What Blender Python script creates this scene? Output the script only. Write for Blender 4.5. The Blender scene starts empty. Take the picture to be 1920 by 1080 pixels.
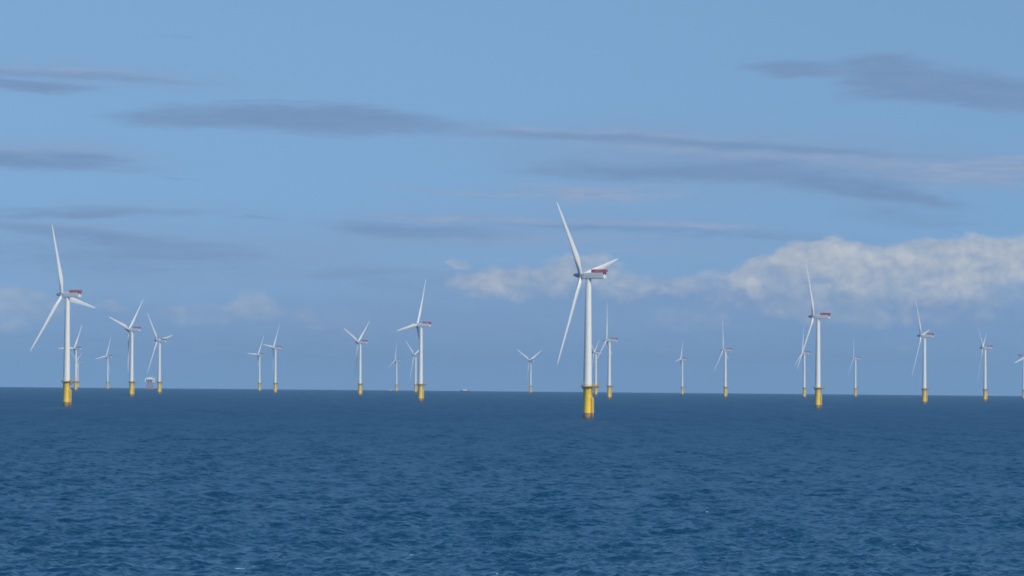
import bpy, bmesh, math, random
import numpy as np
from mathutils import Vector, Matrix, Euler

random.seed(4)
scene = bpy.context.scene
C = scene.collection
PI = math.pi
R_EARTH = 7.4e6          # earth radius with refraction: the sea really curves away to its horizon
H = 19.5                 # eye height on the ship's deck
FPX = 7200.0             # focal length in pixels of a 1920 px wide picture

# ---------------------------------------------------------------- camera
ROLL = math.atan(.0089)
DIP = math.sqrt(2 * H / R_EARTH)
PITCH = math.atan((733.9 - 540) / FPX) - DIP
fw = Vector((0, math.cos(PITCH), math.sin(PITCH)))
r0 = Vector((1, 0, 0)); u0 = r0.cross(fw)
rt = math.cos(ROLL) * r0 + math.sin(ROLL) * u0
up = -math.sin(ROLL) * r0 + math.cos(ROLL) * u0
cam_d = bpy.data.cameras.new('camera'); cam = bpy.data.objects.new('camera', cam_d); C.objects.link(cam)
cam_d.sensor_width = 36; cam_d.lens = FPX / 1920 * 36
cam_d.clip_start = 1; cam_d.clip_end = 100000
m = Matrix((rt, up, -fw)).transposed().to_4x4(); m.translation = (0, 0, H)
cam.matrix_world = m
scene.camera = cam

def ray(x, y):
    return (fw * FPX + rt * (x - 960) + up * (540 - y)).normalized()
def azel(x, y):                                  # photo measurement -> compass bearing and height in degrees
    d = ray(x, y)
    return math.degrees(math.atan2(d.x, d.y)), math.degrees(math.asin(d.z))

# ---------------------------------------------------------------- sun and exposure
SUN_AZ, SUN_EL = math.radians(40), math.radians(36)      # behind the camera, to its right
sd = Vector((math.sin(SUN_AZ) * math.cos(SUN_EL), -math.cos(SUN_AZ) * math.cos(SUN_EL), math.sin(SUN_EL)))
sl = bpy.data.lights.new('sun', 'SUN'); sl.energy = 3.2; sl.angle = math.radians(.5); sl.color = (1, .93, .81)
so = bpy.data.objects.new('sun', sl); C.objects.link(so)
so.rotation_euler = sd.to_track_quat('Z', 'Y').to_euler(); so.location = (0, 0, 400)
scene.view_settings.view_transform = 'Standard'; scene.view_settings.look = 'None'
scene.view_settings.exposure = 0; scene.view_settings.gamma = 1
scene.cycles.filter_width = 1.7; scene.cycles.max_bounces = 6; scene.cycles.volume_bounces = 0

# ---------------------------------------------------------------- sky with clouds, laid out by bearing and elevation
world = bpy.data.worlds.new('World'); scene.world = world; world.use_nodes = True
nt = world.node_tree; nt.nodes.clear()
N = nt.nodes.new; L = nt.links.new
def val(v, sock):
    if isinstance(v, (int, float)): sock.default_value = v
    elif isinstance(v, (tuple, list)): sock.default_value = v
    else: L(v, sock)
def math_(op, a, b=None, clamp=False, c=None):
    n = N('ShaderNodeMath'); n.operation = op; n.use_clamp = clamp
    val(a, n.inputs[0])
    if b is not None: val(b, n.inputs[1])
    if c is not None: val(c, n.inputs[2])
    return n.outputs[0]
def smooth(v, a, b, lo=0., hi=1.):
    n = N('ShaderNodeMapRange'); n.interpolation_type = 'SMOOTHSTEP'
    val(v, n.inputs[0])
    for i, q in enumerate((a, b, lo, hi)): n.inputs[i + 1].default_value = q
    return n.outputs[0]
def xyz(a, b, c=0.):
    n = N('ShaderNodeCombineXYZ'); val(a, n.inputs[0]); val(b, n.inputs[1]); val(c, n.inputs[2]); return n.outputs[0]
def noise(vec, scale, detail=4, rough=.5):
    n = N('ShaderNodeTexNoise'); L(vec, n.inputs['Vector'])
    n.inputs['Scale'].default_value = scale; n.inputs['Detail'].default_value = detail; n.inputs['Roughness'].default_value = rough
    return n.outputs['Fac']
def mixc(f, a, b):
    n = N('ShaderNodeMix'); n.data_type = 'RGBA'; val(f, n.inputs[0]); val(a, n.inputs[6]); val(b, n.inputs[7]); return n.outputs[2]

tc = N('ShaderNodeTexCoord'); sp = N('ShaderNodeSeparateXYZ'); L(tc.outputs['Generated'], sp.inputs[0])
az = math_('MULTIPLY', math_('ARCTAN2', sp.outputs[0], sp.outputs[1]), 57.29578)
el = math_('MULTIPLY', math_('ARCSINE', sp.outputs[2]), 57.29578)

sky = N('ShaderNodeTexSky'); sky.sky_type = 'NISHITA'; sky.sun_disc = False
sky.sun_elevation = SUN_EL; sky.sun_rotation = PI - SUN_AZ
sky.air_density = 1.0; sky.dust_density = .3; sky.ozone_density = 1.8
SKY_LIFT = .35
lift = N('ShaderNodeVectorMath'); lift.operation = 'NORMALIZE'
L(xyz(sp.outputs[0], sp.outputs[1], math_('MULTIPLY_ADD', math_('POWER', math_('MAXIMUM', sp.outputs[2], 0.), 2.), 3.2, c=SKY_LIFT)), lift.inputs[0])
L(lift.outputs[0], sky.inputs[0])
tint = N('ShaderNodeMix'); tint.data_type = 'RGBA'; tint.blend_type = 'MULTIPLY'; tint.inputs[0].default_value = 1
L(sky.outputs[0], tint.inputs[6]); tint.inputs[7].default_value = (.88, 1.0, .99, 1)
SKY = tint.outputs[2]

# two warps: long streaks for the cloud sheets, round lumps for the cumulus
streak = xyz(math_('MULTIPLY', az, .35), math_('MULTIPLY', el, 1.6), 3.)
w1 = noise(streak, 1.0, 5, .55); w2 = noise(xyz(math_('MULTIPLY', az, .35), math_('MULTIPLY', el, 1.6), 9.), 1.3, 4, .5)
fine = noise(xyz(math_('MULTIPLY', az, .9), math_('MULTIPLY', el, 4.5), 5.), 1.6, 6, .6)
azs = math_('ADD', az, math_('MULTIPLY', math_('SUBTRACT', w2, .5), 2.4))
els = math_('ADD', el, math_('MULTIPLY', math_('SUBTRACT', w1, .5), .40))
els = math_('ADD', els, math_('MULTIPLY', math_('SUBTRACT', fine, .5), .10))
PS = xyz(azs, els)
lump = noise(xyz(az, math_('MULTIPLY', el, 1.4), 2.), 1.9, 6, .54)
lump2 = noise(xyz(az, math_('MULTIPLY', el, 1.25), 12.), .9, 5, .55)
PC = xyz(math_('ADD', az, math_('MULTIPLY', math_('SUBTRACT', lump2, .5), .5)),
         math_('ADD', el, math_('MULTIPLY', math_('SUBTRACT', lump, .5), .45)))
PXD = FPX * PI / 180      # photo pixels per degree

LAST = [None]
def blob(P, x, y, rx, ry, tilt=0., s=1., core=.0, edge=1.0):
    if LAST[0] is not None:               # a nudge of a billionth: keeps the renderer working through the blobs one by one
        k = N('ShaderNodeVectorMath'); k.operation = 'MULTIPLY_ADD'; L(LAST[0], k.inputs[0]); k.inputs[1].default_value = (1e-9, 1e-9, 1e-9); L(P, k.inputs[2])
        P = k.outputs[0]
    a, e = azel(x, y)
    n = N('ShaderNodeMapping'); n.vector_type = 'TEXTURE'; L(P, n.inputs[0])
    n.inputs[1].default_value = (a, e, 0); n.inputs[2].default_value = (0, 0, math.radians(-tilt) + 0.0)
    n.inputs[3].default_value = (rx / PXD, ry / PXD, 1)
    v = N('ShaderNodeVectorMath'); v.operation = 'LENGTH'; L(n.outputs[0], v.inputs[0])
    return smooth(v.outputs['Value'], edge, core, 0., s)
def union(ms):                            # ms is a generator: each blob joins the running total as soon as it is made
    r = None
    for q in ms:
        r = q if r is None else math_('MULTIPLY_ADD', math_('SUBTRACT', 1., q), r, c=q)
        LAST[0] = r
    return r

# thin cloud sheets: x, y, half length, half height, tilt (degrees, downwards to the right), strength, core
GREY = [(570, 225, 400, 30, 1.2, 1., .55), (330, 232, 170, 18, 0, .5, .2), (60, 300, 280, 24, 2.5, .9, .3), (30, 161, 165, 17, 3, .9, .3), (130, 139, 370, 13, 1.8, .55, .3),
        (1470, 127, 130, 17, -1, .9, .3), (1690, 142, 160, 52, 6, 1., .45), (1850, 170, 180, 44, 5, 1., .5), (1640, 118, 110, 26, 0, .7, .3), (1760, 185, 190, 22, 4, .9, .3),
        (1060, 255, 230, 12, 2, .6, .2), (1420, 275, 460, 15, 3.2, .75, .2), (1240, 325, 290, 24, 1.5, .9, .3), (1600, 352, 220, 24, 7, 1., .3), (1440, 318, 330, 30, 3, .6, .2), (1740, 372, 140, 16, 9, .6, .2),
        (1690, 405, 210, 30, 4, .45, .2), (150, 398, 275, 13, -1, .7, .3), (150, 440, 360, 20, 5.5, .7, .2), (200, 490, 480, 50, 2, .45, .2), (340, 480, 190, 8, 1, .4, .2), (780, 431, 240, 17, 2, .75, .2), (1130, 430, 210, 8, 1, .6, .2), (1400, 445, 300, 14, 2, .5, .2),
        (455, 413, 75, 5, 2, .5, .2), (365, 335, 70, 5, 3, .5, .2), (670, 513, 130, 9, -4, .45, .2), (900, 530, 380, 40, 0, .45, .2), (300, 68, 90, 8, 0, .3, .2), (500, 194, 140, 4, 0, .35, .2), (1500, 640, 900, 60, 0, .45, .2), (400, 640, 800, 60, 0, .35, .2)]
LILAC = [(1130, 252, 380, 19, 2, .7, .3), (1500, 292, 480, 24, 3, .65, .3), (1800, 330, 230, 28, 3, .9, .3), (1090, 360, 260, 26, 1, .8, .3), (820, 352, 180, 9, 2, .55, .2), (900, 411, 300, 10, 2, .85, .3), (1300, 425, 230, 10, 2, .8, .3),
         (130, 130, 330, 9, 1.5, .6, .3), (150, 283, 220, 12, 2.5, .5, .3), (200, 392, 200, 8, 0, .4, .2), (1230, 475, 190, 12, 1, .55, .2), (1880, 302, 100, 4, 1, .8, .3), (1000, 448, 420, 12, 1, .5, .2), (120, 425, 300, 14, 4, .4, .2)]
mg = union(blob(PS, *q[:6], core=q[6] * .4, edge=1.22) for q in GREY)
ml = union(blob(PS, *q[:6], core=q[6] * .4, edge=1.25) for q in LILAC)
fibre = noise(xyz(math_('MULTIPLY', az, 1.6), math_('MULTIPLY', el, 14.), 7.), 1.2, 6, .62)     # wispy fibres and torn edges
tear = math_('ADD', math_('MULTIPLY', math_('SUBTRACT', fibre, .5), .75), math_('MULTIPLY', math_('SUBTRACT', fine, .5), .55))
halo = math_('ADD', math_('MULTIPLY', mg, .38), math_('MULTIPLY', ml, .22))
gate_g = smooth(mg, .0, .22); gate_l = smooth(ml, .0, .22)
mg = smooth(math_('ADD', mg, tear), .04, .95); ml = smooth(math_('ADD', ml, tear), .04, 1.0)
mg = math_('MULTIPLY', mg, gate_g); ml = math_('MULTIPLY', ml, gate_l)
W = 1 / .15                               # colours below are radiance as seen; the background strength is 1/W
def lin(r, g, b):
    f = lambda c: (c / 255 / 12.92 if c <= 10 else ((c / 255 + .055) / 1.055) ** 2.4) * W
    return (f(r), f(g), f(b), 1)
veil_n = noise(xyz(math_('MULTIPLY', az, .22), math_('MULTIPLY', el, 2.6), 21.), 1.1, 7, .58)
VEIL = [(1400, 300, 760, 110, 2, .85, 0), (300, 470, 760, 120, 2, .75, 0), (1050, 440, 900, 90, 1, .7, 0), (960, 600, 2200, 170, 0, .85, 0), (150, 140, 560, 50, 2, .55, 0), (60, 290, 480, 60, 2, .5, 0)]
mv = union(blob(PS, *q[:6], core=q[6]) for q in VEIL)
mv = math_('MULTIPLY', mv, smooth(veil_n, .32, .64, .50, 1.))
col = SKY
col = mixc(math_('MULTIPLY', mv, .84), col, lin(133, 158, 194))
col = mixc(math_('MULTIPLY', halo, smooth(fibre, .3, .65, .5, 1.)), col, lin(128, 153, 192))
col = mixc(math_('MULTIPLY', ml, .85), col, mixc(smooth(fibre, .35, .65), lin(136, 162, 198), lin(152, 170, 199)))
col = mixc(math_('MULTIPLY', mg, .92), col, mixc(smooth(fine, .35, .65), lin(115, 147, 188), lin(122, 151, 189)))

# cumulus bank along the lower right and the faint one at the left
CU_BASE = [(1480, 560, 330, 80, 0, .8), (1800, 570, 300, 70, 0, .85), (1150, 560, 330, 60, 0, .6), (1650, 590, 420, 45, 0, .7), (250, 590, 420, 60, 0, .45), (620, 580, 330, 60, 0, .45), (900, 590, 300, 45, 0, .45), (960, 690, 2200, 130, 0, .55)]
CU_LIT = [(1500, 470, 52, 26, 0, .8), (1562, 468, 46, 28, 0, .85), (1612, 480, 42, 26, 0, .7), (1690, 484, 48, 22, 0, .7), (1850, 458, 80, 26, 0, .8), (1440, 496, 42, 24, 0, .75), (1392, 516, 42, 20, 0, .6), (1750, 470, 50, 24, 0, .7),
          (1540, 492, 125, 48, 0, 1.), (1450, 518, 110, 44, 0, .8), (1640, 504, 120, 48, 0, .95), (1800, 495, 200, 54, 0, 1.), (1915, 484, 180, 50, 0, 1.), (1330, 538, 130, 36, 0, .62), (1250, 545, 70, 20, 0, .4),
          (1760, 545, 260, 36, 0, .6), (1720, 575, 280, 52, 0, .5), (1540, 565, 190, 56, 0, .52), (1440, 570, 150, 40, 0, .42), (980, 530, 150, 44, 0, .68), (890, 535, 90, 34, 0, .5), (1100, 505, 90, 36, 0, .72), (1060, 490, 60, 20, 0, .5),
          (478, 578, 58, 40, 0, .85), (30, 580, 115, 50, 0, .85), (370, 590, 130, 28, 0, .6), (210, 578, 50, 18, 0, .6), (1180, 540, 90, 40, 0, .55), (857, 497, 28, 8, 0, .7), (590, 590, 90, 34, 0, .36), (1290, 600, 100, 36, 0, .42), (700, 600, 110, 40, 0, .3), (1620, 605, 90, 18, 0, .4), (1700, 650, 160, 16, 0, .25), (1330, 650, 160, 14, 0, .25)]
mb = union(blob(PC, *q, core=.0) for q in CU_BASE)
mc = union(blob(PC, *q, core=.45, edge=1.05) for q in CU_LIT)
lump3 = noise(xyz(math_('ADD', az, .07), math_('MULTIPLY_ADD', el, 1.4, c=.14), 2.), 1.9, 6, .54)     # the same billows, a step towards the sun
relief = math_('MULTIPLY', math_('SUBTRACT', lump, lump3), 2.0)
bn = noise(xyz(az, math_('MULTIPLY', el, 1.2), 31.), 2.6, 4, .5)
bill = math_('MULTIPLY', math_('ABSOLUTE', math_('SUBTRACT', bn, .5)), 4.)          # rounded heads with creases between them
gate_c = smooth(mc, .0, .25)
mc = smooth(math_('ADD', mc, math_('MULTIPLY_ADD', math_('SUBTRACT', bill, .45), .34, c=math_('MULTIPLY', math_('SUBTRACT', lump, .5), .45))), .0, .98)
mc = math_('MULTIPLY', mc, gate_c)
mc = math_('MULTIPLY', mc, smooth(math_('ADD', el, math_('MULTIPLY', math_('SUBTRACT', lump2, .5), .9)), 1.0, 1.75, .42, 1.))
col = mixc(math_('MULTIPLY', mb, .78), col, lin(116, 147, 189))
shade = math_('ADD', math_('MULTIPLY_ADD', math_('SUBTRACT', lump2, .5), 1.2, c=.5), math_('MULTIPLY_ADD', math_('SUBTRACT', bill, .45), .45, c=relief), True)
litc = mixc(shade, lin(153, 169, 193), lin(199, 203, 207))
col = mixc(math_('MULTIPLY', mc, .92), col, litc)
bg = N('ShaderNodeBackground'); bg.inputs['Strength'].default_value = 1 / W; L(col, bg.inputs[0])
ow = N('ShaderNodeOutputWorld'); L(bg.outputs[0], ow.inputs[0])

# ---------------------------------------------------------------- materials
def mat(name, base, rough=.5, var=.06, scale=.6, metallic=0., fn=None):
    mt = bpy.data.materials.new(name); mt.use_nodes = True
    t = mt.node_tree; b = t.nodes['Principled BSDF']
    b.inputs['Roughness'].default_value = rough; b.inputs['Metallic'].default_value = metallic
    tcn = t.nodes.new('ShaderNodeTexCoord'); nz = t.nodes.new('ShaderNodeTexNoise')
    t.links.new(tcn.outputs['Object'], nz.inputs['Vector'])
    nz.inputs['Scale'].default_value = scale; nz.inputs['Detail'].default_value = 6
    rp = t.nodes.new('ShaderNodeValToRGB'); t.links.new(nz.outputs['Fac'], rp.inputs[0])
    rp.color_ramp.elements[0].position = .3; rp.color_ramp.elements[1].position = .7
    rp.color_ramp.elements[0].color = (*[c * (1 - var) for c in base], 1)
    rp.color_ramp.elements[1].color = (*[min(1, c * (1 + var)) for c in base], 1)
    out = rp.outputs[0]
    if fn: out = fn(t, tcn, nz, out)
    t.links.new(out, b.inputs['Base Color'])
    return mt
def tide_band(t, tcn, nz, out):          # rust and weed growing on the lowest three metres of the steel
    s = t.nodes.new('ShaderNodeSeparateXYZ'); t.links.new(tcn.outputs['Object'], s.inputs[0])
    a = t.nodes.new('ShaderNodeMath'); a.operation = 'MULTIPLY_ADD'; t.links.new(nz.outputs['Fac'], a.inputs[0]); a.inputs[1].default_value = -1.2
    t.links.new(s.outputs[2], a.inputs[2])
    r = t.nodes.new('ShaderNodeMapRange'); t.links.new(a.outputs[0], r.inputs[0])
    r.inputs[1].default_value = 2.35; r.inputs[2].default_value = 2.75
    mx = t.nodes.new('ShaderNodeMix'); mx.data_type = 'RGBA'; t.links.new(r.outputs[0], mx.inputs[0])
    r2 = t.nodes.new('ShaderNodeMapRange'); t.links.new(s.outputs[2], r2.inputs[0]); r2.inputs[1].default_value = .3; r2.inputs[2].default_value = 1.6
    m2 = t.nodes.new('ShaderNodeMix'); m2.data_type = 'RGBA'; t.links.new(r2.outputs[0], m2.inputs[0])
    m2.inputs[6].default_value = (.15, .12, .06, 1); m2.inputs[7].default_value = (.38, .21, .09, 1)
    t.links.new(m2.outputs[2], mx.inputs[6]); t.links.new(out, mx.inputs[7])
    return mx.outputs[2]
M = {
    'white': mat('tower_white', (.77, .77, .72), .4, .03, .25),
    'blade': mat('blade_white', (.78, .78, .75), .35, .02, .2),
    'nacelle': mat('nacelle_grey', (.60, .64, .68), .45, .04, .5),  # duller than the rear: the sides' weaker sun is in the colour
    'rear': mat('nacelle_rear_sunlit', (.72, .74, .75), .45, .04, .5),  # fuller sunlight on the rear end, painted in as a paler tone
    'hub': mat('hub_shaded', (.42, .46, .52), .45, .05, .5),  # shade on the spinner, turned from the sun, is put into this tone
    'red': mat('railing_red', (.46, .085, .105), .5, .12, 1.0),
    'dark': mat('dark_steel', (.06, .07, .09), .5, .1, 1.0),
    'yellow': mat('marine_yellow', (1.0, .64, .05), .45, .05, .5, fn=tide_band),
    'yellow2': mat('platform_yellow', (.62, .38, .06), .5, .1, .8),
    'grate': mat('grating_brown', (.16, .12, .07), .7, .15, 1.5),
    'plate': mat('number_plate_white', (.74, .70, .45), .5, .03, 1.0),
    'jacket': mat('jacket_red', (.42, .13, .09), .6, .15, .6),
    'ship_white': mat('ship_white', (.76, .77, .78), .4, .04, .4),
    'ship_hull': mat('ship_hull_blue', (.03, .05, .09), .4, .1, .4),
    'glass': mat('dark_window', (.03, .04, .05), .1, .1, 1.),
}

# ---------------------------------------------------------------- mesh helpers
def lathe(bm, prof, seg=32, axis='Z', M4=Matrix()):
    rings = []
    for z, r in prof:
        ring = []
        for k in range(seg):
            a = 2 * PI * k / seg
            p = Vector((r * math.cos(a), r * math.sin(a), z)) if axis == 'Z' else Vector((z, r * math.cos(a), r * math.sin(a)))
            ring.append(bm.verts.new(M4 @ p))
        rings.append(ring)
    for a, b in zip(rings, rings[1:]):
        for k in range(seg):
            bm.faces.new((a[k], a[(k + 1) % seg], b[(k + 1) % seg], b[k]))
    bm.faces.new(rings[0][::-1]); bm.faces.new(rings[-1])
def tube(bm, p, q, r, seg=8, r2=None):
    p, q = Vector(p), Vector(q); d = q - p
    Mx = Matrix.Translation(p) @ d.to_track_quat('Z', 'Y').to_matrix().to_4x4()
    lathe(bm, [(0, r), (d.length, r if r2 is None else r2)], seg, M4=Mx)
def box(bm, x0, x1, y0, y1, z0, z1, bev=0., M4=Matrix()):
    t = bmesh.new(); bmesh.ops.create_cube(t, size=1)
    for v in t.verts:
        v.co = Vector(((x0 + x1) / 2 + v.co.x * (x1 - x0), (y0 + y1) / 2 + v.co.y * (y1 - y0), (z0 + z1) / 2 + v.co.z * (z1 - z0)))
    if bev: bmesh.ops.bevel(t, geom=list(t.edges), offset=bev, segments=2, affect='EDGES', profile=.6)
    add(bm, t, M4)
def add(bm, t, M4=Matrix()):
    mp = {v: bm.verts.new(M4 @ v.co) for v in t.verts}
    for f in t.faces: bm.faces.new([mp[v] for v in f.verts])
    t.free()
def obj(name, bm, mt, parent=None, smooth_deg=40):
    bmesh.ops.recalc_face_normals(bm, faces=bm.faces)
    me = bpy.data.meshes.new(name); bm.to_mesh(me); bm.free()
    me.materials.append(mt)
    if smooth_deg:
        me.shade_smooth(); me.set_sharp_from_angle(angle=math.radians(smooth_deg))
    o = bpy.data.objects.new(name, me); C.objects.link(o)
    if parent: o.parent = parent
    return o
def thing(name, label, cat, group=None):
    o = bpy.data.objects.new(name, None); C.objects.link(o); o.empty_display_size = 2
    o['label'] = label; o['category'] = cat
    if group: o['group'] = group
    return o

# ---------------------------------------------------------------- sea: one curved sheet with real waves
def build_sea():
    rng = np.random.default_rng(11)
    fine_az = np.linspace(-11, 11, 980)
    g = np.cumsum(np.linspace(.05, 7.0, 90)); g = g / g[-1] * 169
    azd = np.radians(np.concatenate([-11 - g[::-1], fine_az, 11 + g[:-1]]))       # full circle
    rr = [6.]
    while rr[-1] < 325: rr.append(rr[-1] * 1.06)
    rr[-1] = 325.
    while rr[-1] < 21000:
        q = rr[-1]; rr.append(q + max(.28, min(q * q / 820000, 90)))
    rr = np.array(rr)
    nr, na = len(rr), len(azd)
    A, Rr = np.meshgrid(azd, rr)
    X = Rr * np.sin(A); Y = Rr * np.cos(A); Z = -Rr ** 2 / (2 * R_EARTH)
    sr = np.gradient(rr)[:, None]; sa = rr[:, None] * np.abs(np.gradient(azd))[None, :]
    inner = (np.abs(np.degrees(azd)) < 11.5)[None, :] & (rr > 318)[:, None]
    sub = np.where(inner[0] | True)[0]
    NW = 120
    lam = np.exp(rng.uniform(math.log(.75), math.log(17), NW))
    th = math.radians(-25) + rng.normal(0, .75, NW)
    ph = rng.uniform(0, 2 * PI, NW)
    DX = np.zeros_like(X); DY = np.zeros_like(X); DZ = np.zeros_like(X)
    r_lo = int(np.searchsorted(rr, 300))
    c0, c1 = int(np.searchsorted(azd, math.radians(-11.6))), int(np.searchsorted(azd, math.radians(11.6)))
    for i in range(NW):
        l = lam[i]
        rmax = int(np.searchsorted(rr, math.sqrt(820000 * l * .55) if l > 1 else 600))
        s = (slice(r_lo, min(rmax, nr)), slice(c0, c1))
        if s[0].stop <= s[0].start: continue
        k = 2 * PI / l; amp = .0054 * l * min(1, (5 / l) ** .5) * SEA_AMP
        w = np.clip((l / np.maximum(sr[s[0]], .0001) - 2.0) / 2.0, 0, 1) * np.clip((l / np.maximum(sa[s], .0001) - 2.0) / 2.0, 0, 1)
        w = w * np.clip((rr[s[0]] - 300) / 20, 0, 1)[:, None]
        pz = k * (X[s] * math.cos(th[i]) + Y[s] * math.sin(th[i])) + ph[i]
        cs, sn = np.cos(pz), np.sin(pz)
        DZ[s] += amp * w * cs
        DX[s] -= .9 * amp * w * sn * math.cos(th[i]); DY[s] -= .9 * amp * w * sn * math.sin(th[i])
    # foam: a few small breaking crests, as seen
    foam = np.zeros_like(X)
    for px, py, wpx, s in FOAM:
        d = ray(px, py)
        t = H / -d.z
        for _ in range(6): t = (H + (t * t) / (2 * R_EARTH)) / -d.z
        x, y = d.x * t, d.y * t
        half = wpx * t / FPX / 2 * 1.1 + .03
        e = ((X - x) / half) ** 2 + ((Y - y) / max(half * .9, .30, t * t / 820000 * 1.0)) ** 2
        foam = np.maximum(foam, s * np.clip(1.5 - e, 0, 1))
    rough = np.repeat(.22 + .25 * np.clip((Rr[:, :1] - 350) / 1800, 0, 1) ** .6, na, 1)     # waves too small for the sheet become gloss
    co = np.stack([X + DX, Y + DY, Z + DZ], -1).reshape(-1, 3)
    co = np.concatenate([co, [[0, 0, 0]]]).astype(np.float32)
    i = np.arange(nr - 1)[:, None] * na; j = np.arange(na)[None, :]; j2 = (j + 1) % na
    quads = np.stack([i + j, i + na + j, i + na + j2, i + j2], -1).reshape(-1, 4)[:, ::-1]
    # azimuth grows clockwise seen from above: order so that the normals point up
    nq = len(quads)
    tri = np.stack([np.full(na, nr * na), np.arange(na), (np.arange(na) + 1) % na], -1)[:, ::-1]
    me = bpy.data.meshes.new('sea')
    me.vertices.add(len(co)); me.vertices.foreach_set('co', co.ravel())
    loops = np.concatenate([quads.ravel(), tri.ravel()]).astype(np.int32)
    me.loops.add(len(loops)); me.loops.foreach_set('vertex_index', loops)
    starts = np.concatenate([np.arange(nq) * 4, nq * 4 + np.arange(na) * 3]).astype(np.int32)
    me.polygons.add(len(starts)); me.polygons.foreach_set('loop_start', starts)
    me.update(calc_edges=True); me.validate()
    if me.polygons[nq // 2].normal.z < 0: me.flip_normals()
    me.shade_smooth()
    at = me.attributes.new('foam', 'FLOAT', 'POINT')
    at.data.foreach_set('value', np.concatenate([foam.ravel(), [0]]).astype(np.float32))
    at = me.attributes.new('ripple_gloss', 'FLOAT', 'POINT')
    at.data.foreach_set('value', np.concatenate([rough.ravel(), [.3]]).astype(np.float32))
    me.materials.append(sea_material())
    o = bpy.data.objects.new('sea', me); C.objects.link(o); o['kind'] = 'structure'
    return o
SEA_AMP = 1.0
FOAM = [(771, 1043, 7, 1), (450, 1066, 16, .95), (473, 1066, 5, .9), (1671, 1023, 8, 1), (1684, 1003, 4, .8), (1712, 912, 4, .9), (1001, 913, 5, 1), (1884, 844, 7, .9), (1269, 810, 4, .8),
        (1166, 1070, 5, .9), (1533, 946, 4, .7), (279, 1047, 6, .7), (930, 1076, 5, .8), (1326, 961, 5, .7), (1028, 883, 3, .7), (186, 836, 4, .6), (417, 780, 3, .7), (1186, 836, 4, .7), (30, 781, 3, .6), (685, 926, 4, .6)]
def sea_material():
    mt = bpy.data.materials.new('sea_water'); mt.use_nodes = True
    t = mt.node_tree; b = t.nodes['Principled BSDF']; n = t.nodes.new; l = t.links.new
    tcn = n('ShaderNodeTexCoord'); OB = tcn.outputs['Object']
    def nz(scale, det, sx=1., sy=1., rot=0.):
        mp = n('ShaderNodeMapping'); l(OB, mp.inputs[0]); mp.inputs[3].default_value = (sx, sy, 1); mp.inputs[2].default_value = (0, 0, rot)
        q = n('ShaderNodeTexNoise'); l(mp.outputs[0], q.inputs[0]); q.inputs['Scale'].default_value = scale; q.inputs['Detail'].default_value = det
        return q.outputs['Fac']
    big = nz(.012, 3, 1, .25, .1)                       # gusts roughen the water in long patches
    gr = n('ShaderNodeMapRange'); l(big, gr.inputs[0]); gr.inputs[1].default_value = .35; gr.inputs[2].default_value = .65; gr.inputs[3].default_value = .55; gr.inputs[4].default_value = 1.
    geo = n('ShaderNodeNewGeometry'); acc = geo.outputs['Normal']
    for sc_, k_, sy_, ro_ in ((2.6, .8, .8, .3), (.9, 1.0, .7, .3), (.33, .9, .6, .3), (.11, .5, .5, .3), (.14, .65, .07, .04), (.035, .30, .12, .04)):      # wavelets too small or too far for the mesh
        mp = n('ShaderNodeMapping'); l(OB, mp.inputs[0]); mp.inputs[3].default_value = (1, sy_, 1); mp.inputs[2].default_value = (0, 0, ro_)
        q = n('ShaderNodeTexNoise'); l(mp.outputs[0], q.inputs[0]); q.inputs['Scale'].default_value = sc_; q.inputs['Detail'].default_value = 2
        sb = n('ShaderNodeVectorMath'); sb.operation = 'SUBTRACT'; l(q.outputs['Color'], sb.inputs[0]); sb.inputs[1].default_value = (.5, .5, .5)
        ml_ = n('ShaderNodeVectorMath'); ml_.operation = 'MULTIPLY'; l(sb.outputs[0], ml_.inputs[0]); ml_.inputs[1].default_value = (k_, k_, 0)
        ga = n('ShaderNodeVectorMath'); ga.operation = 'SCALE'; l(ml_.outputs[0], ga.inputs[0]); l(gr.outputs[0], ga.inputs['Scale'])
        ad = n('ShaderNodeVectorMath'); l(acc, ad.inputs[0]); l(ga.outputs[0], ad.inputs[1]); acc = ad.outputs[0]
    nm = n('ShaderNodeVectorMath'); nm.operation = 'NORMALIZE'; l(acc, nm.inputs[0])
    l(nm.outputs[0], b.inputs['Normal'])
    b.inputs['Roughness'].default_value = .12; b.inputs['IOR'].default_value = 1.33; b.inputs['Specular IOR Level'].default_value = .28
    at = n('ShaderNodeAttribute'); at.attribute_name = 'foam'
    fz = nz(5., 3)
    fm = n('ShaderNodeMath'); fm.operation = 'MULTIPLY_ADD'; l(fz, fm.inputs[0]); fm.inputs[1].default_value = 1.0; l(at.outputs['Fac'], fm.inputs[2])
    fr = n('ShaderNodeMapRange'); l(fm.outputs[0], fr.inputs[0]); fr.inputs[1].default_value = .95; fr.inputs[2].default_value = 1.15
    mx = n('ShaderNodeMix'); mx.data_type = 'RGBA'; l(fr.outputs[0], mx.inputs[0])
    mx.inputs[6].default_value = (0, 0, 0, 1); mx.inputs[7].default_value = (.76, .80, .82, 1)
    l(mx.outputs[2], b.inputs['Base Color'])
    # light scattered back out of the depth does not depend on how each wavelet tilts
    df = n('ShaderNodeBsdfDiffuse'); df.inputs['Color'].default_value = SEA_COL
    upn = n('ShaderNodeCombineXYZ'); upn.inputs[2].default_value = 1; l(upn.outputs[0], df.inputs['Normal'])
    sh = n('ShaderNodeAddShader'); l(b.outputs[0], sh.inputs[0]); l(df.outputs[0], sh.inputs[1])
    l(sh.outputs[0], t.nodes['Material Output'].inputs['Surface'])
    ag = n('ShaderNodeAttribute'); ag.attribute_name = 'ripple_gloss'
    rm = n('ShaderNodeMath'); rm.operation = 'MULTIPLY_ADD'; l(fr.outputs[0], rm.inputs[0]); rm.inputs[1].default_value = .45; l(ag.outputs['Fac'], rm.inputs[2])
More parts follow.
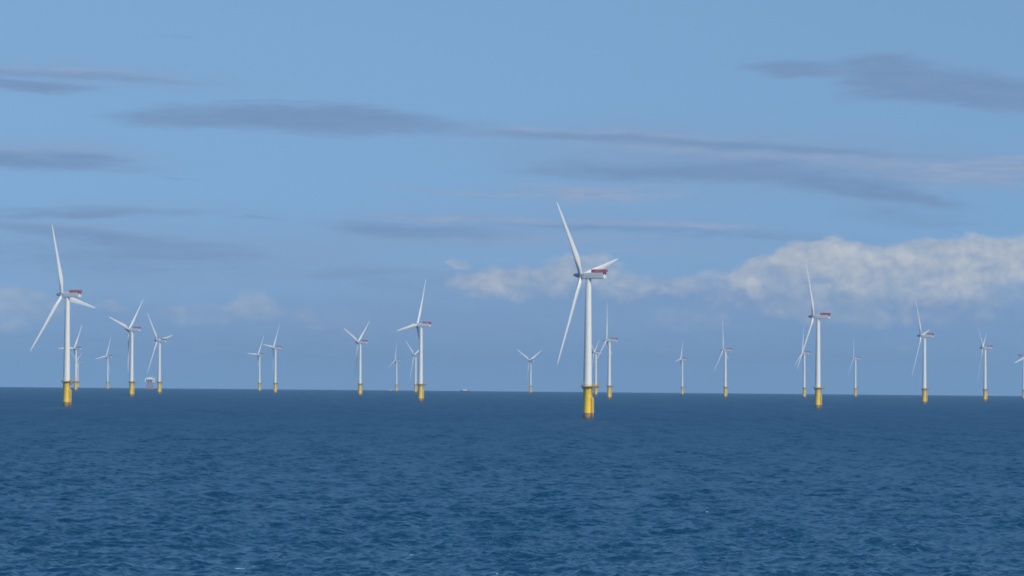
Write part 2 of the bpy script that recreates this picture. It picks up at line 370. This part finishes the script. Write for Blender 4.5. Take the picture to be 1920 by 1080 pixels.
    l(rm.outputs[0], b.inputs['Roughness'])
    return mt
SEA_COL = (.002, .053, .126, 1)
build_sea()

# ---------------------------------------------------------------- wind turbine
TPZ, HUBZ, OV, TILT = 18.0, 80.5, 4.6, math.radians(5)
def make_blade_mesh():
    st = [(.9, 2.2, 1, 14, 0), (3, 2.2, 1, 14, 0), (6, 2.9, .62, 13, .02), (9.5, 3.9, .40, 11, .06), (12.5, 4.25, .30, 9, .1), (17, 3.85, .25, 7, .2), (23, 3.25, .22, 4.5, .4),
          (30, 2.65, .2, 2.5, .7), (37, 2.15, .18, 1, 1.1), (44, 1.65, .17, 0, 1.5), (49, 1.25, .16, -.5, 1.8), (52, .85, .16, -.5, 1.95), (53.3, .4, .16, -.5, 2.0), (53.5, .1, .16, -.5, 2.0)]
    bm = bmesh.new(); rings = []; NP = 22
    for r, c, tk, tw, pb in st:
        ring = []; t = math.radians(tw + 3); f = min(1, max(0, (1 - tk) / .6))
        for k in range(NP):
            a = 2 * PI * k / NP
            cx, cy = math.cos(a), math.sin(a)
            # blend circle -> airfoil; leading edge at +u, pitch axis at 30 % chord
            u_c, v_c = .5 * cx, .5 * cy
            x = (1 - cx) / 2
            yt = 5 * tk * (.2969 * math.sqrt(max(x, 0)) - .126 * x - .3516 * x * x + .2843 * x ** 3 - .1015 * x ** 4)
            u_a, v_a = .30 - x, yt * (1 if cy >= 0 else -1) * (.8 if cy >= 0 else 1.2)
            u = c * (u_c * (1 - f) + u_a * f); v = c * (v_c * (1 - f) + v_a * f)
            ring.append(bm.verts.new((pb + u * math.sin(t) + v * math.cos(t), u * math.cos(t) - v * math.sin(t), r)))
        rings.append(ring)
    for a, b in zip(rings, rings[1:]):
        for k in range(NP): bm.faces.new((a[k], a[(k + 1) % NP], b[(k + 1) % NP], b[k]))
    bm.faces.new(rings[0]); bm.faces.new(rings[-1])
    return bm

def make_turbine():
    root = thing('wind_turbine', '', 'wind turbine', 'white wind turbines standing in the sea')
    # tower
    bm = bmesh.new(); top = HUBZ - 1.85
    prof = []
    for f in (0, .33, .66):
        z = TPZ + .06 + f * (top - TPZ - .06); r = 2.42 - .82 * f
        if f: prof += [(z - .12, r), (z - .1, r + .035), (z + .1, r + .035), (z + .12, r)]
        else: prof += [(z, r + .12), (z + .35, r + .12), (z + .37, r)]
    prof += [(top - .5, 1.60), (top - .45, 1.72), (top, 1.72)]
    lathe(bm, prof, 48); tw = obj('tower', bm, M['white'], root)
    bm = bmesh.new(); box(bm, 2.30, 2.52, -.5, .5, TPZ + .5, TPZ + 2.7, .05, Matrix.Rotation(math.radians(200), 4, 'Z')); obj('door', bm, M['nacelle'], tw)
    # transition piece
    bm = bmesh.new()
    lathe(bm, [(-6, 2.30), (3.0, 2.30), (3.05, 2.40), (16.9, 2.40), (17.1, 2.55), (17.55, 2.55), (17.6, 2.40), (17.68, 2.40)], 48)
    tp = obj('transition_piece', bm, M['yellow'], root)
    LA = math.radians(-22)                      # the boat landing faces right, a little to the camera
    RM = Matrix.Rotation(LA, 4, 'Z')
    bm = bmesh.new()
    for s in (-1, 1):
        tube(bm, RM @ Vector((3.3, s * .95, -3)), RM @ Vector((3.3, s * .95, 11.2)), .24, 12)
        tube(bm, RM @ Vector((3.3, s * .95, 11.2)), RM @ Vector((2.4, s * .95, 12.3)), .24, 12)
        for z in (1.2, 4.6, 8.0, 10.6):
            tube(bm, RM @ Vector((2.2, s * .85, z)), RM @ Vector((3.3, s * .95, z)), .17, 8)
    obj('boat_landing', bm, M['yellow'], tp)
    bm = bmesh.new()
    for s in (-1, 1): tube(bm, RM @ Vector((3.15, s * .33, 1)), RM @ Vector((2.95, s * .33, 17.6)), .07, 6)
    for k in range(46): tube(bm, RM @ Vector((3.15 - k * .0043, -.33, 1.3 + k * .35)), RM @ Vector((3.15 - k * .0043, .33, 1.3 + k * .35)), .035, 5)
    for z in (14.2, 16.2):
        for s in (-1, 1): tube(bm, RM @ Vector((2.3, s * .33, z)), RM @ Vector((3.0, s * .33, z)), .07, 6)
    obj('ladder', bm, M['yellow2'], tp)
    bm = bmesh.new(); box(bm, 2.43, 2.47, -.5, .5, 11.9, 12.9, 0, Matrix.Rotation(math.radians(-70), 4, 'Z')); obj('number_plate', bm, M['plate'], tp)
    # working platform
    RE = Matrix.Rotation(math.radians(-6), 4, 'Z')
    bm = bmesh.new()
    lathe(bm, [(17.72, 3.75), (17.98, 3.75)], 40)
    box(bm, 3.3, 6.9, -1.7, 1.7, 17.725, 17.975, 0, RE)
    for k in range(8):
        a = 2 * PI * k / 8 + .2
        tube(bm, (2.35 * math.cos(a), 2.35 * math.sin(a), 16.3), (3.5 * math.cos(a), 3.5 * math.sin(a), 17.75), .12, 6)
    tube(bm, RE @ Vector((2.3, 1.2, 15.4)), RE @ Vector((6.0, 1.2, 17.75)), .13, 6); tube(bm, RE @ Vector((2.3, -1.2, 15.4)), RE @ Vector((6.0, -1.2, 17.75)), .13, 6)
    pf = obj('platform', bm, M['grate'], root)
    bm = bmesh.new(); pts = []
    for k in range(21):
        a = math.radians(-6) + math.asin(1.7 / 3.68) + (2 * PI - 2 * math.asin(1.7 / 3.68)) * k / 20
        pts.append(Vector((3.65 * math.cos(a), 3.65 * math.sin(a), 17.98)))
    ext = [RE @ Vector(p) for p in ((4.9, -1.65, 17.98), (6.85, -1.65, 17.98), (6.85, 0, 17.98), (6.85, 1.65, 17.98), (4.9, 1.65, 17.98))]
    loop = pts + ext + [pts[0]]
    for p, q in zip(loop, loop[1:]):
        tube(bm, p, p + Vector((0, 0, 1.2)), .05, 6)
        for z in (.6, 1.15): tube(bm, p + Vector((0, 0, z)), q + Vector((0, 0, z)), .04, 6)
        box_d = q - p
        tube(bm, p + Vector((0, 0, .1)), q + Vector((0, 0, .1)), .10, 4)
    obj('railing', bm, M['yellow2'], pf)
    bm = bmesh.new(); box(bm, 2.9, 4.3, -1.5, -.4, 17.98, 19.5, .06, RE); obj('equipment_cabinet', bm, M['yellow2'], pf)
    bm = bmesh.new()
    tube(bm, RE @ Vector((5.6, 1.2, 17.98)), RE @ Vector((5.6, 1.2, 20.0)), .14, 8); tube(bm, RE @ Vector((5.6, 1.2, 20.0)), RE @ Vector((7.6, .6, 20.9)), .11, 8)
    tube(bm, RE @ Vector((5.6, 1.2, 19.0)), RE @ Vector((6.6, .9, 20.42)), .06, 6)
    obj('davit_crane', bm, M['yellow2'], pf)
    # nacelle, its own frame at the tower axis; +x is upwind
    nac = None
    bm = bmesh.new(); t = bmesh.new()
    sec = [(3.25, 1.55, -1.55, 1.45), (2.9, 1.85, -1.75, 1.62), (-7.9, 2.0, -1.78, 1.68), (-9.3, 1.98, -1.75, 1.64)]
    rings = []
    for x, w, z0, z1 in sec:
        c = .28
        rings.append([t.verts.new((x, y, z)) for y, z in ((-w, z0 + c), (-w + c, z0), (w - c, z0), (w, z0 + c), (w, z1 - c), (w - c, z1), (-w + c, z1), (-w, z1 - c))])
    for a, b in zip(rings, rings[1:]):
        for k in range(8): t.faces.new((a[k], a[(k + 1) % 8], b[(k + 1) % 8], b[k]))
    t.faces.new(rings[0]); t.faces.new(rings[-1]); add(bm, t)
    for s in (-1, 1):                              # pressed ribs along the sides
        for k in range(9):
            x = 1.8 - k * 1.12
            box(bm, x - .06, x + .06, s * 1.97 - .06, s * 1.97 + .06, -1.35, 1.25)
    nac = obj('nacelle', bm, M['nacelle'], root, 30); nac.location = (0, 0, HUBZ)
    bm = bmesh.new()
    box(bm, -10.3, -9.302, -1.93, 1.93, -1.72, .25, .1); box(bm, -9.75, -9.302, -1.93, 1.93, .252, 1.55, .06)
    obj('rear_cover', bm, M['rear'], nac)
    bm = bmesh.new()
    bm.free()
    for s in (-1, 1):
        bm = bmesh.new(); box(bm, -10.15, -9.76, s * 1.35 - .35, s * 1.35 + .35, .26, 1.70)
        obj('platform_bracket', bm, M['dark'], nac)
    bm = bmesh.new()
    X0, X1, Y0 = -2.7, -10.9, 1.95
    box(bm, X1, X0, -Y0, Y0, 1.72, 1.86)
    def panel(p, q, n):
        for k in range(n + 1):
            c = Vector(p).lerp(Vector(q), k / n)
            box(bm, c.x - .06, c.x + .06, c.y - .06, c.y + .06, 1.86, 3.38)
        a, b = Vector(p), Vector(q); ns = int((b - a).length / .46)
        for k in range(ns):
            c = a.lerp(b, (k + .5) / ns); w = .135
            hx, hy = (w, .02) if abs(b.x - a.x) > abs(b.y - a.y) else (.02, w)
            box(bm, c.x - hx, c.x + hx, c.y - hy, c.y + hy, 1.87, 3.30)
        tube(bm, (a.x, a.y, 3.36), (b.x, b.y, 3.36), .07, 6)
    panel((X0, -Y0, 0), (X1, -Y0, 0), 9); panel((X0, Y0, 0), (X1, Y0, 0), 9); panel((X1, -Y0, 0), (X1, Y0, 0), 4); panel((X0, -Y0, 0), (X0, Y0, 0), 4)
    obj('hoist_platform', bm, M['red'], nac)
    bm = bmesh.new(); tube(bm, (-2.2, 1., 1.6), (-2.2, 1., 3.6), .05, 6); tube(bm, (-2.2, .5, 3.6), (-2.2, 1.5, 3.6), .04, 6); obj('wind_sensor', bm, M['dark'], nac)
    # rotor
    bm = bmesh.new()
    lathe(bm, [(-1.25, 1.35), (-1.2, 1.6), (0, 1.68), (.9, 1.6), (1.6, 1.4), (2.8, 1.08), (3.9, .8), (4.4, .6), (4.65, .3), (4.7, .05)], 32, 'X')
    for k in range(3):
        lathe(bm, [(.4, 1.32), (1.75, 1.32), (1.8, 1.22)], 24, M4=Matrix.Rotation(k * 2 * PI / 3, 4, 'X'))
    hub = obj('hub', bm, M['hub'], root)
    b0 = obj('blade', make_blade_mesh(), M['blade'], hub, 60)
    for k in (1, 2):
        b = b0.copy(); C.objects.link(b); b.parent = hub; b.rotation_euler = (k * 2 * PI / 3, 0, 0)
    b0.location.x = 0
    return root
def copy_tree(o, parent=None):
    c = o.copy(); C.objects.link(c); c.parent = parent
    for ch in o.children: copy_tree(ch, c)
    return c
def pose(root, x, y, yaw, ph):
    root.location = (x, y, -(x * x + y * y) / (2 * R_EARTH))
    g = math.radians(yaw)
    for ch in root.children:
        nm = ch.name.split('.')[0]
        if nm == 'nacelle': ch.rotation_euler = (0, 0, g)
        if nm == 'hub':
            ch.location = (OV * math.cos(g), OV * math.sin(g), HUBZ)
            ch.rotation_euler = (math.radians(ph), -TILT, g)
TURBINES = [
    (43.0, 2163.0, 154, 78, 'largest and nearest white wind turbine, yellow foundation stained brown at the waterline'),
    (-320.8, 2771.3, 156, 99, 'tall white turbine at the far left, one blade drooping right below its nacelle'),
    (-827.1, 7294.2, 155, 29, 'small turbine just behind the leftmost tall one, dark blade pointing down right'),
    (-1277.6, 11320.5, 165, 60, 'tiny faint turbine almost hidden behind the small turbine beside the leftmost tall one'),
    (-986.0, 9382.3, 158, 22, 'faint distant turbine, one blade up and one left, second tower left of the substation'),
    (-455.5, 4607.2, 160, 45, 'mid-sized turbine left of the substation, two blades in a wide V, one hanging down'),
    (-534.6, 5834.9, 157, 80, 'turbine right beside the offshore substation, its lower blade reaching down towards it'),
    (-557.6, 8504.5, 160, 33, 'shorter, left one of two distant turbines close together, its left blade level'),
    (-420.1, 6836.4, 166, 36, 'taller, right one of two distant turbines close together, its left blade rising'),
    (-227.6, 5779.6, 158, 52, 'lone mid-sized turbine left of centre with Y shaped rotor, one blade hanging down'),
    (-294.7, 9864.0, 166, 8, 'faintest thin turbine, beside a tiny white boat on the horizon'),
    (-204.2, 8194.2, 156, 65, 'distant turbine with rotor partly hidden behind the tower of a bigger turbine'),
    (-95.6, 4049.3, 161, 22, 'medium turbine left of the largest one, blade held out level to the left'),
    (47.9, 9493.6, 138, 60, 'distant turbine with short looking nacelle and open Y rotor in shade'),
    (158.8, 7221.4, 166, 63, 'distant turbine half hidden right behind the tower of the largest turbine'),
    (134.3, 5267.6, 164, 113, 'turbine just right of the largest one, with one blade straight up'),
    (389.4, 8746.2, 166, 24, 'small distant turbine with a short blade drooping left, left of a taller lone one'),
    (362.9, 6511.6, 162, 106, 'lone distant turbine right of centre, blades straight up and down left, red topped nacelle'),
    (529.0, 6935.0, 164, 3, 'distant turbine seen past the lower blade of the tall turbine under the white cloud'),
    (269.6, 3377.8, 158, 89, 'tall turbine at right in front of white cloud, a small one close on its left'),
    (718.3, 8018.0, 166, 106, 'small faint turbine between the two tall turbines at right, blade tips fading'),
    (490.0, 4556.2, 161, 81, 'tall turbine at right with short looking blade rising behind its red platform'),
    (714.5, 5792.7, 165, 64, 'turbine second from the right edge, two blades up in a narrow V'),
    (956.8, 7171.2, -35, 104, 'turbine cut off by the right edge, red platform on the left of its tower'),
]
proto = make_turbine()
for i, (x, y, yaw, ph, lab) in enumerate(TURBINES):
    o = proto if i == 0 else copy_tree(proto)
    o['label'] = lab
    pose(o, x, y, yaw, ph)

# ---------------------------------------------------------------- offshore substation
def place(o, px, D, rz=0.):
    d = ray(px, 730); a = math.atan2(d.x, d.y)
    o.location = (D * math.sin(a), D * math.cos(a), -D * D / (2 * R_EARTH)); o.rotation_euler = (0, 0, rz)
sub = thing('offshore_substation', 'white boxy substation platform on a red steel lattice jacket in the sea', 'substation')
bm = bmesh.new()
lv = [(-3, 8.6), (3, 8.0), (9, 7.2), (16.5, 6.2)]
cs = [(-1, -1), (1, -1), (1, 1), (-1, 1)]
for (z0, a0), (z1, a1) in zip(lv, lv[1:]):
    for k in range(4):
        p, q = cs[k], cs[(k + 1) % 4]
        tube(bm, (p[0] * a0, p[1] * a0, z0), (p[0] * a1, p[1] * a1, z1), .75, 10)
        tube(bm, (p[0] * a0, p[1] * a0, z0), (q[0] * a1, q[1] * a1, z1), .38, 8)
        tube(bm, (q[0] * a0, q[1] * a0, z0), (p[0] * a1, p[1] * a1, z1), .38, 8)
        tube(bm, (p[0] * a1, p[1] * a1, z1), (q[0] * a1, q[1] * a1, z1), .4, 8)
obj('jacket', bm, M['jacket'], sub)
bm = bmesh.new(); box(bm, -7.6, 7.6, -6.5, 6.5, 16.6, 19.2, .1); obj('cellar_deck', bm, M['ship_white'], sub)
bm = bmesh.new()
box(bm, -12.3, 12.3, -9, 9, 19.25, 19.8)
for x in (-11.4, -6, 0, 6, 11.4):
    for y in (-8.4, 8.4): box(bm, x - .35, x + .35, y - .35, y + .35, 19.81, 25)
obj('main_deck', bm, M['ship_white'], sub)
bm = bmesh.new(); box(bm, -9.6, 8.6, -6.5, 6.5, 19.85, 24.9, .1); obj('equipment_hall', bm, M['dark'], sub)
bm = bmesh.new(); box(bm, -12.3, -9.7, -8.9, 8.9, 19.85, 24.9, .1); box(bm, 6.4, 12, -8.9, -7.0, 19.85, 23, .1); obj('side_module', bm, M['ship_white'], sub)
bm = bmesh.new(); box(bm, -12.5, 12.3, -9.1, 9.1, 25.02, 28.6, .1); box(bm, -8, 6, -6, 6, 28.65, 30.6, .1); obj('upper_house', bm, M['ship_white'], sub)
bm = bmesh.new(); tube(bm, (8, -5, 28.6), (8, -5, 32.5), .5, 8); tube(bm, (8, -5, 32.2), (-3, -6, 34.2), .3, 8); obj('deck_crane', bm, M['yellow2'], sub)
place(sub, 281, 9600, math.radians(4))

# ---------------------------------------------------------------- two far vessels
def hull(bm, Ln, B, zk, zb, zs):
    st = [(-.5, .86, zs), (-.3, 1, zs), (.05, 1, zs), (.3, .78, (zs + zb) / 2), (.43, .4, zb * .95), (.5, .03, zb)]
    rings = [[bm.verts.new((x * Ln, s * w * B / 2 * k, z)) for s, k, z in ((-1, .6, zk), (-1, 1, zt), (1, 1, zt), (1, .6, zk))] for x, w, zt in st]
    for a, b in zip(rings, rings[1:]):
        for k in range(4): bm.faces.new((a[k], a[(k + 1) % 4], b[(k + 1) % 4], b[k]))
    bm.faces.new(rings[0]); bm.faces.new(rings[-1])
v = thing('supply_ship', 'dark hulled work ship with white deckhouse, tiny on the horizon near centre', 'ship')
bm = bmesh.new(); hull(bm, 30, 8, -1.5, 4.2, 2.6); obj('hull', bm, M['ship_hull'], v)
bm = bmesh.new(); box(bm, 2.5, 8.5, -3, 3, 2.7, 6.2, .15); box(bm, -6.5, 2, -2.6, 2.6, 2.62, 4.6, .12); dh = obj('deckhouse', bm, M['ship_white'], v)
bm = bmesh.new(); box(bm, -4.5, 1.5, -2.8, 2.8, 6.25, 8.6, .15); box(bm, -5, 2.4, -2.7, 2.7, 4.62, 6.2, .12); wh = obj('wheelhouse', bm, M['ship_white'], v)
bm = bmesh.new(); box(bm, -4.2, 1.2, -2.86, 2.86, 7.2, 8.1); obj('window_band', bm, M['glass'], wh)
bm = bmesh.new(); tube(bm, (-1, 0, 8.6), (-1, 0, 13), .15, 6); tube(bm, (-1, -1.2, 11), (-1, 1.2, 11), .1, 6); obj('mast', bm, M['ship_white'], v)
place(v, 872, 12200, PI + .15)
v = thing('crew_boat', 'small white crew boat left of the faintest turbine on the horizon', 'boat')
bm = bmesh.new(); hull(bm, 14, 5, -1, 2.3, 1.6); obj('hull', bm, M['ship_hull'], v)
bm = bmesh.new(); box(bm, .3, 4.2, -1.9, 1.9, 1.7, 5.0, .2); wh = obj('wheelhouse', bm, M['ship_white'], v)
bm = bmesh.new(); box(bm, .6, 3.9, -1.95, 1.95, 3.6, 4.5); obj('window_band', bm, M['glass'], wh)
bm = bmesh.new(); box(bm, -5.5, -.6, -1.8, 1.8, 1.62, 2.9, .12); obj('stern_cabin', bm, M['ship_white'], v)
bm = bmesh.new(); tube(bm, (1.5, 0, 5.0), (1.5, 0, 8), .1, 6); obj('mast', bm, M['ship_white'], v)
place(v, 732, 10800, PI - .2)

# ---------------------------------------------------------------- haze: real air between the camera and the far turbines
bm = bmesh.new(); S = 22500
box(bm, -S, S, -S, S, -36, 150)
hm = bpy.data.materials.new('haze_air'); hm.use_nodes = True
t = hm.node_tree; t.nodes.clear()
pv = t.nodes.new('ShaderNodeVolumePrincipled'); pv.inputs['Density'].default_value = 4.3e-5
pv.inputs['Color'].default_value = (.42, .69, 1.0, 1); pv.inputs['Anisotropy'].default_value = 0.
om = t.nodes.new('ShaderNodeOutputMaterial'); t.links.new(pv.outputs[0], om.inputs['Volume'])
hz = obj('haze', bm, hm, None, 0); hz['kind'] = 'stuff'
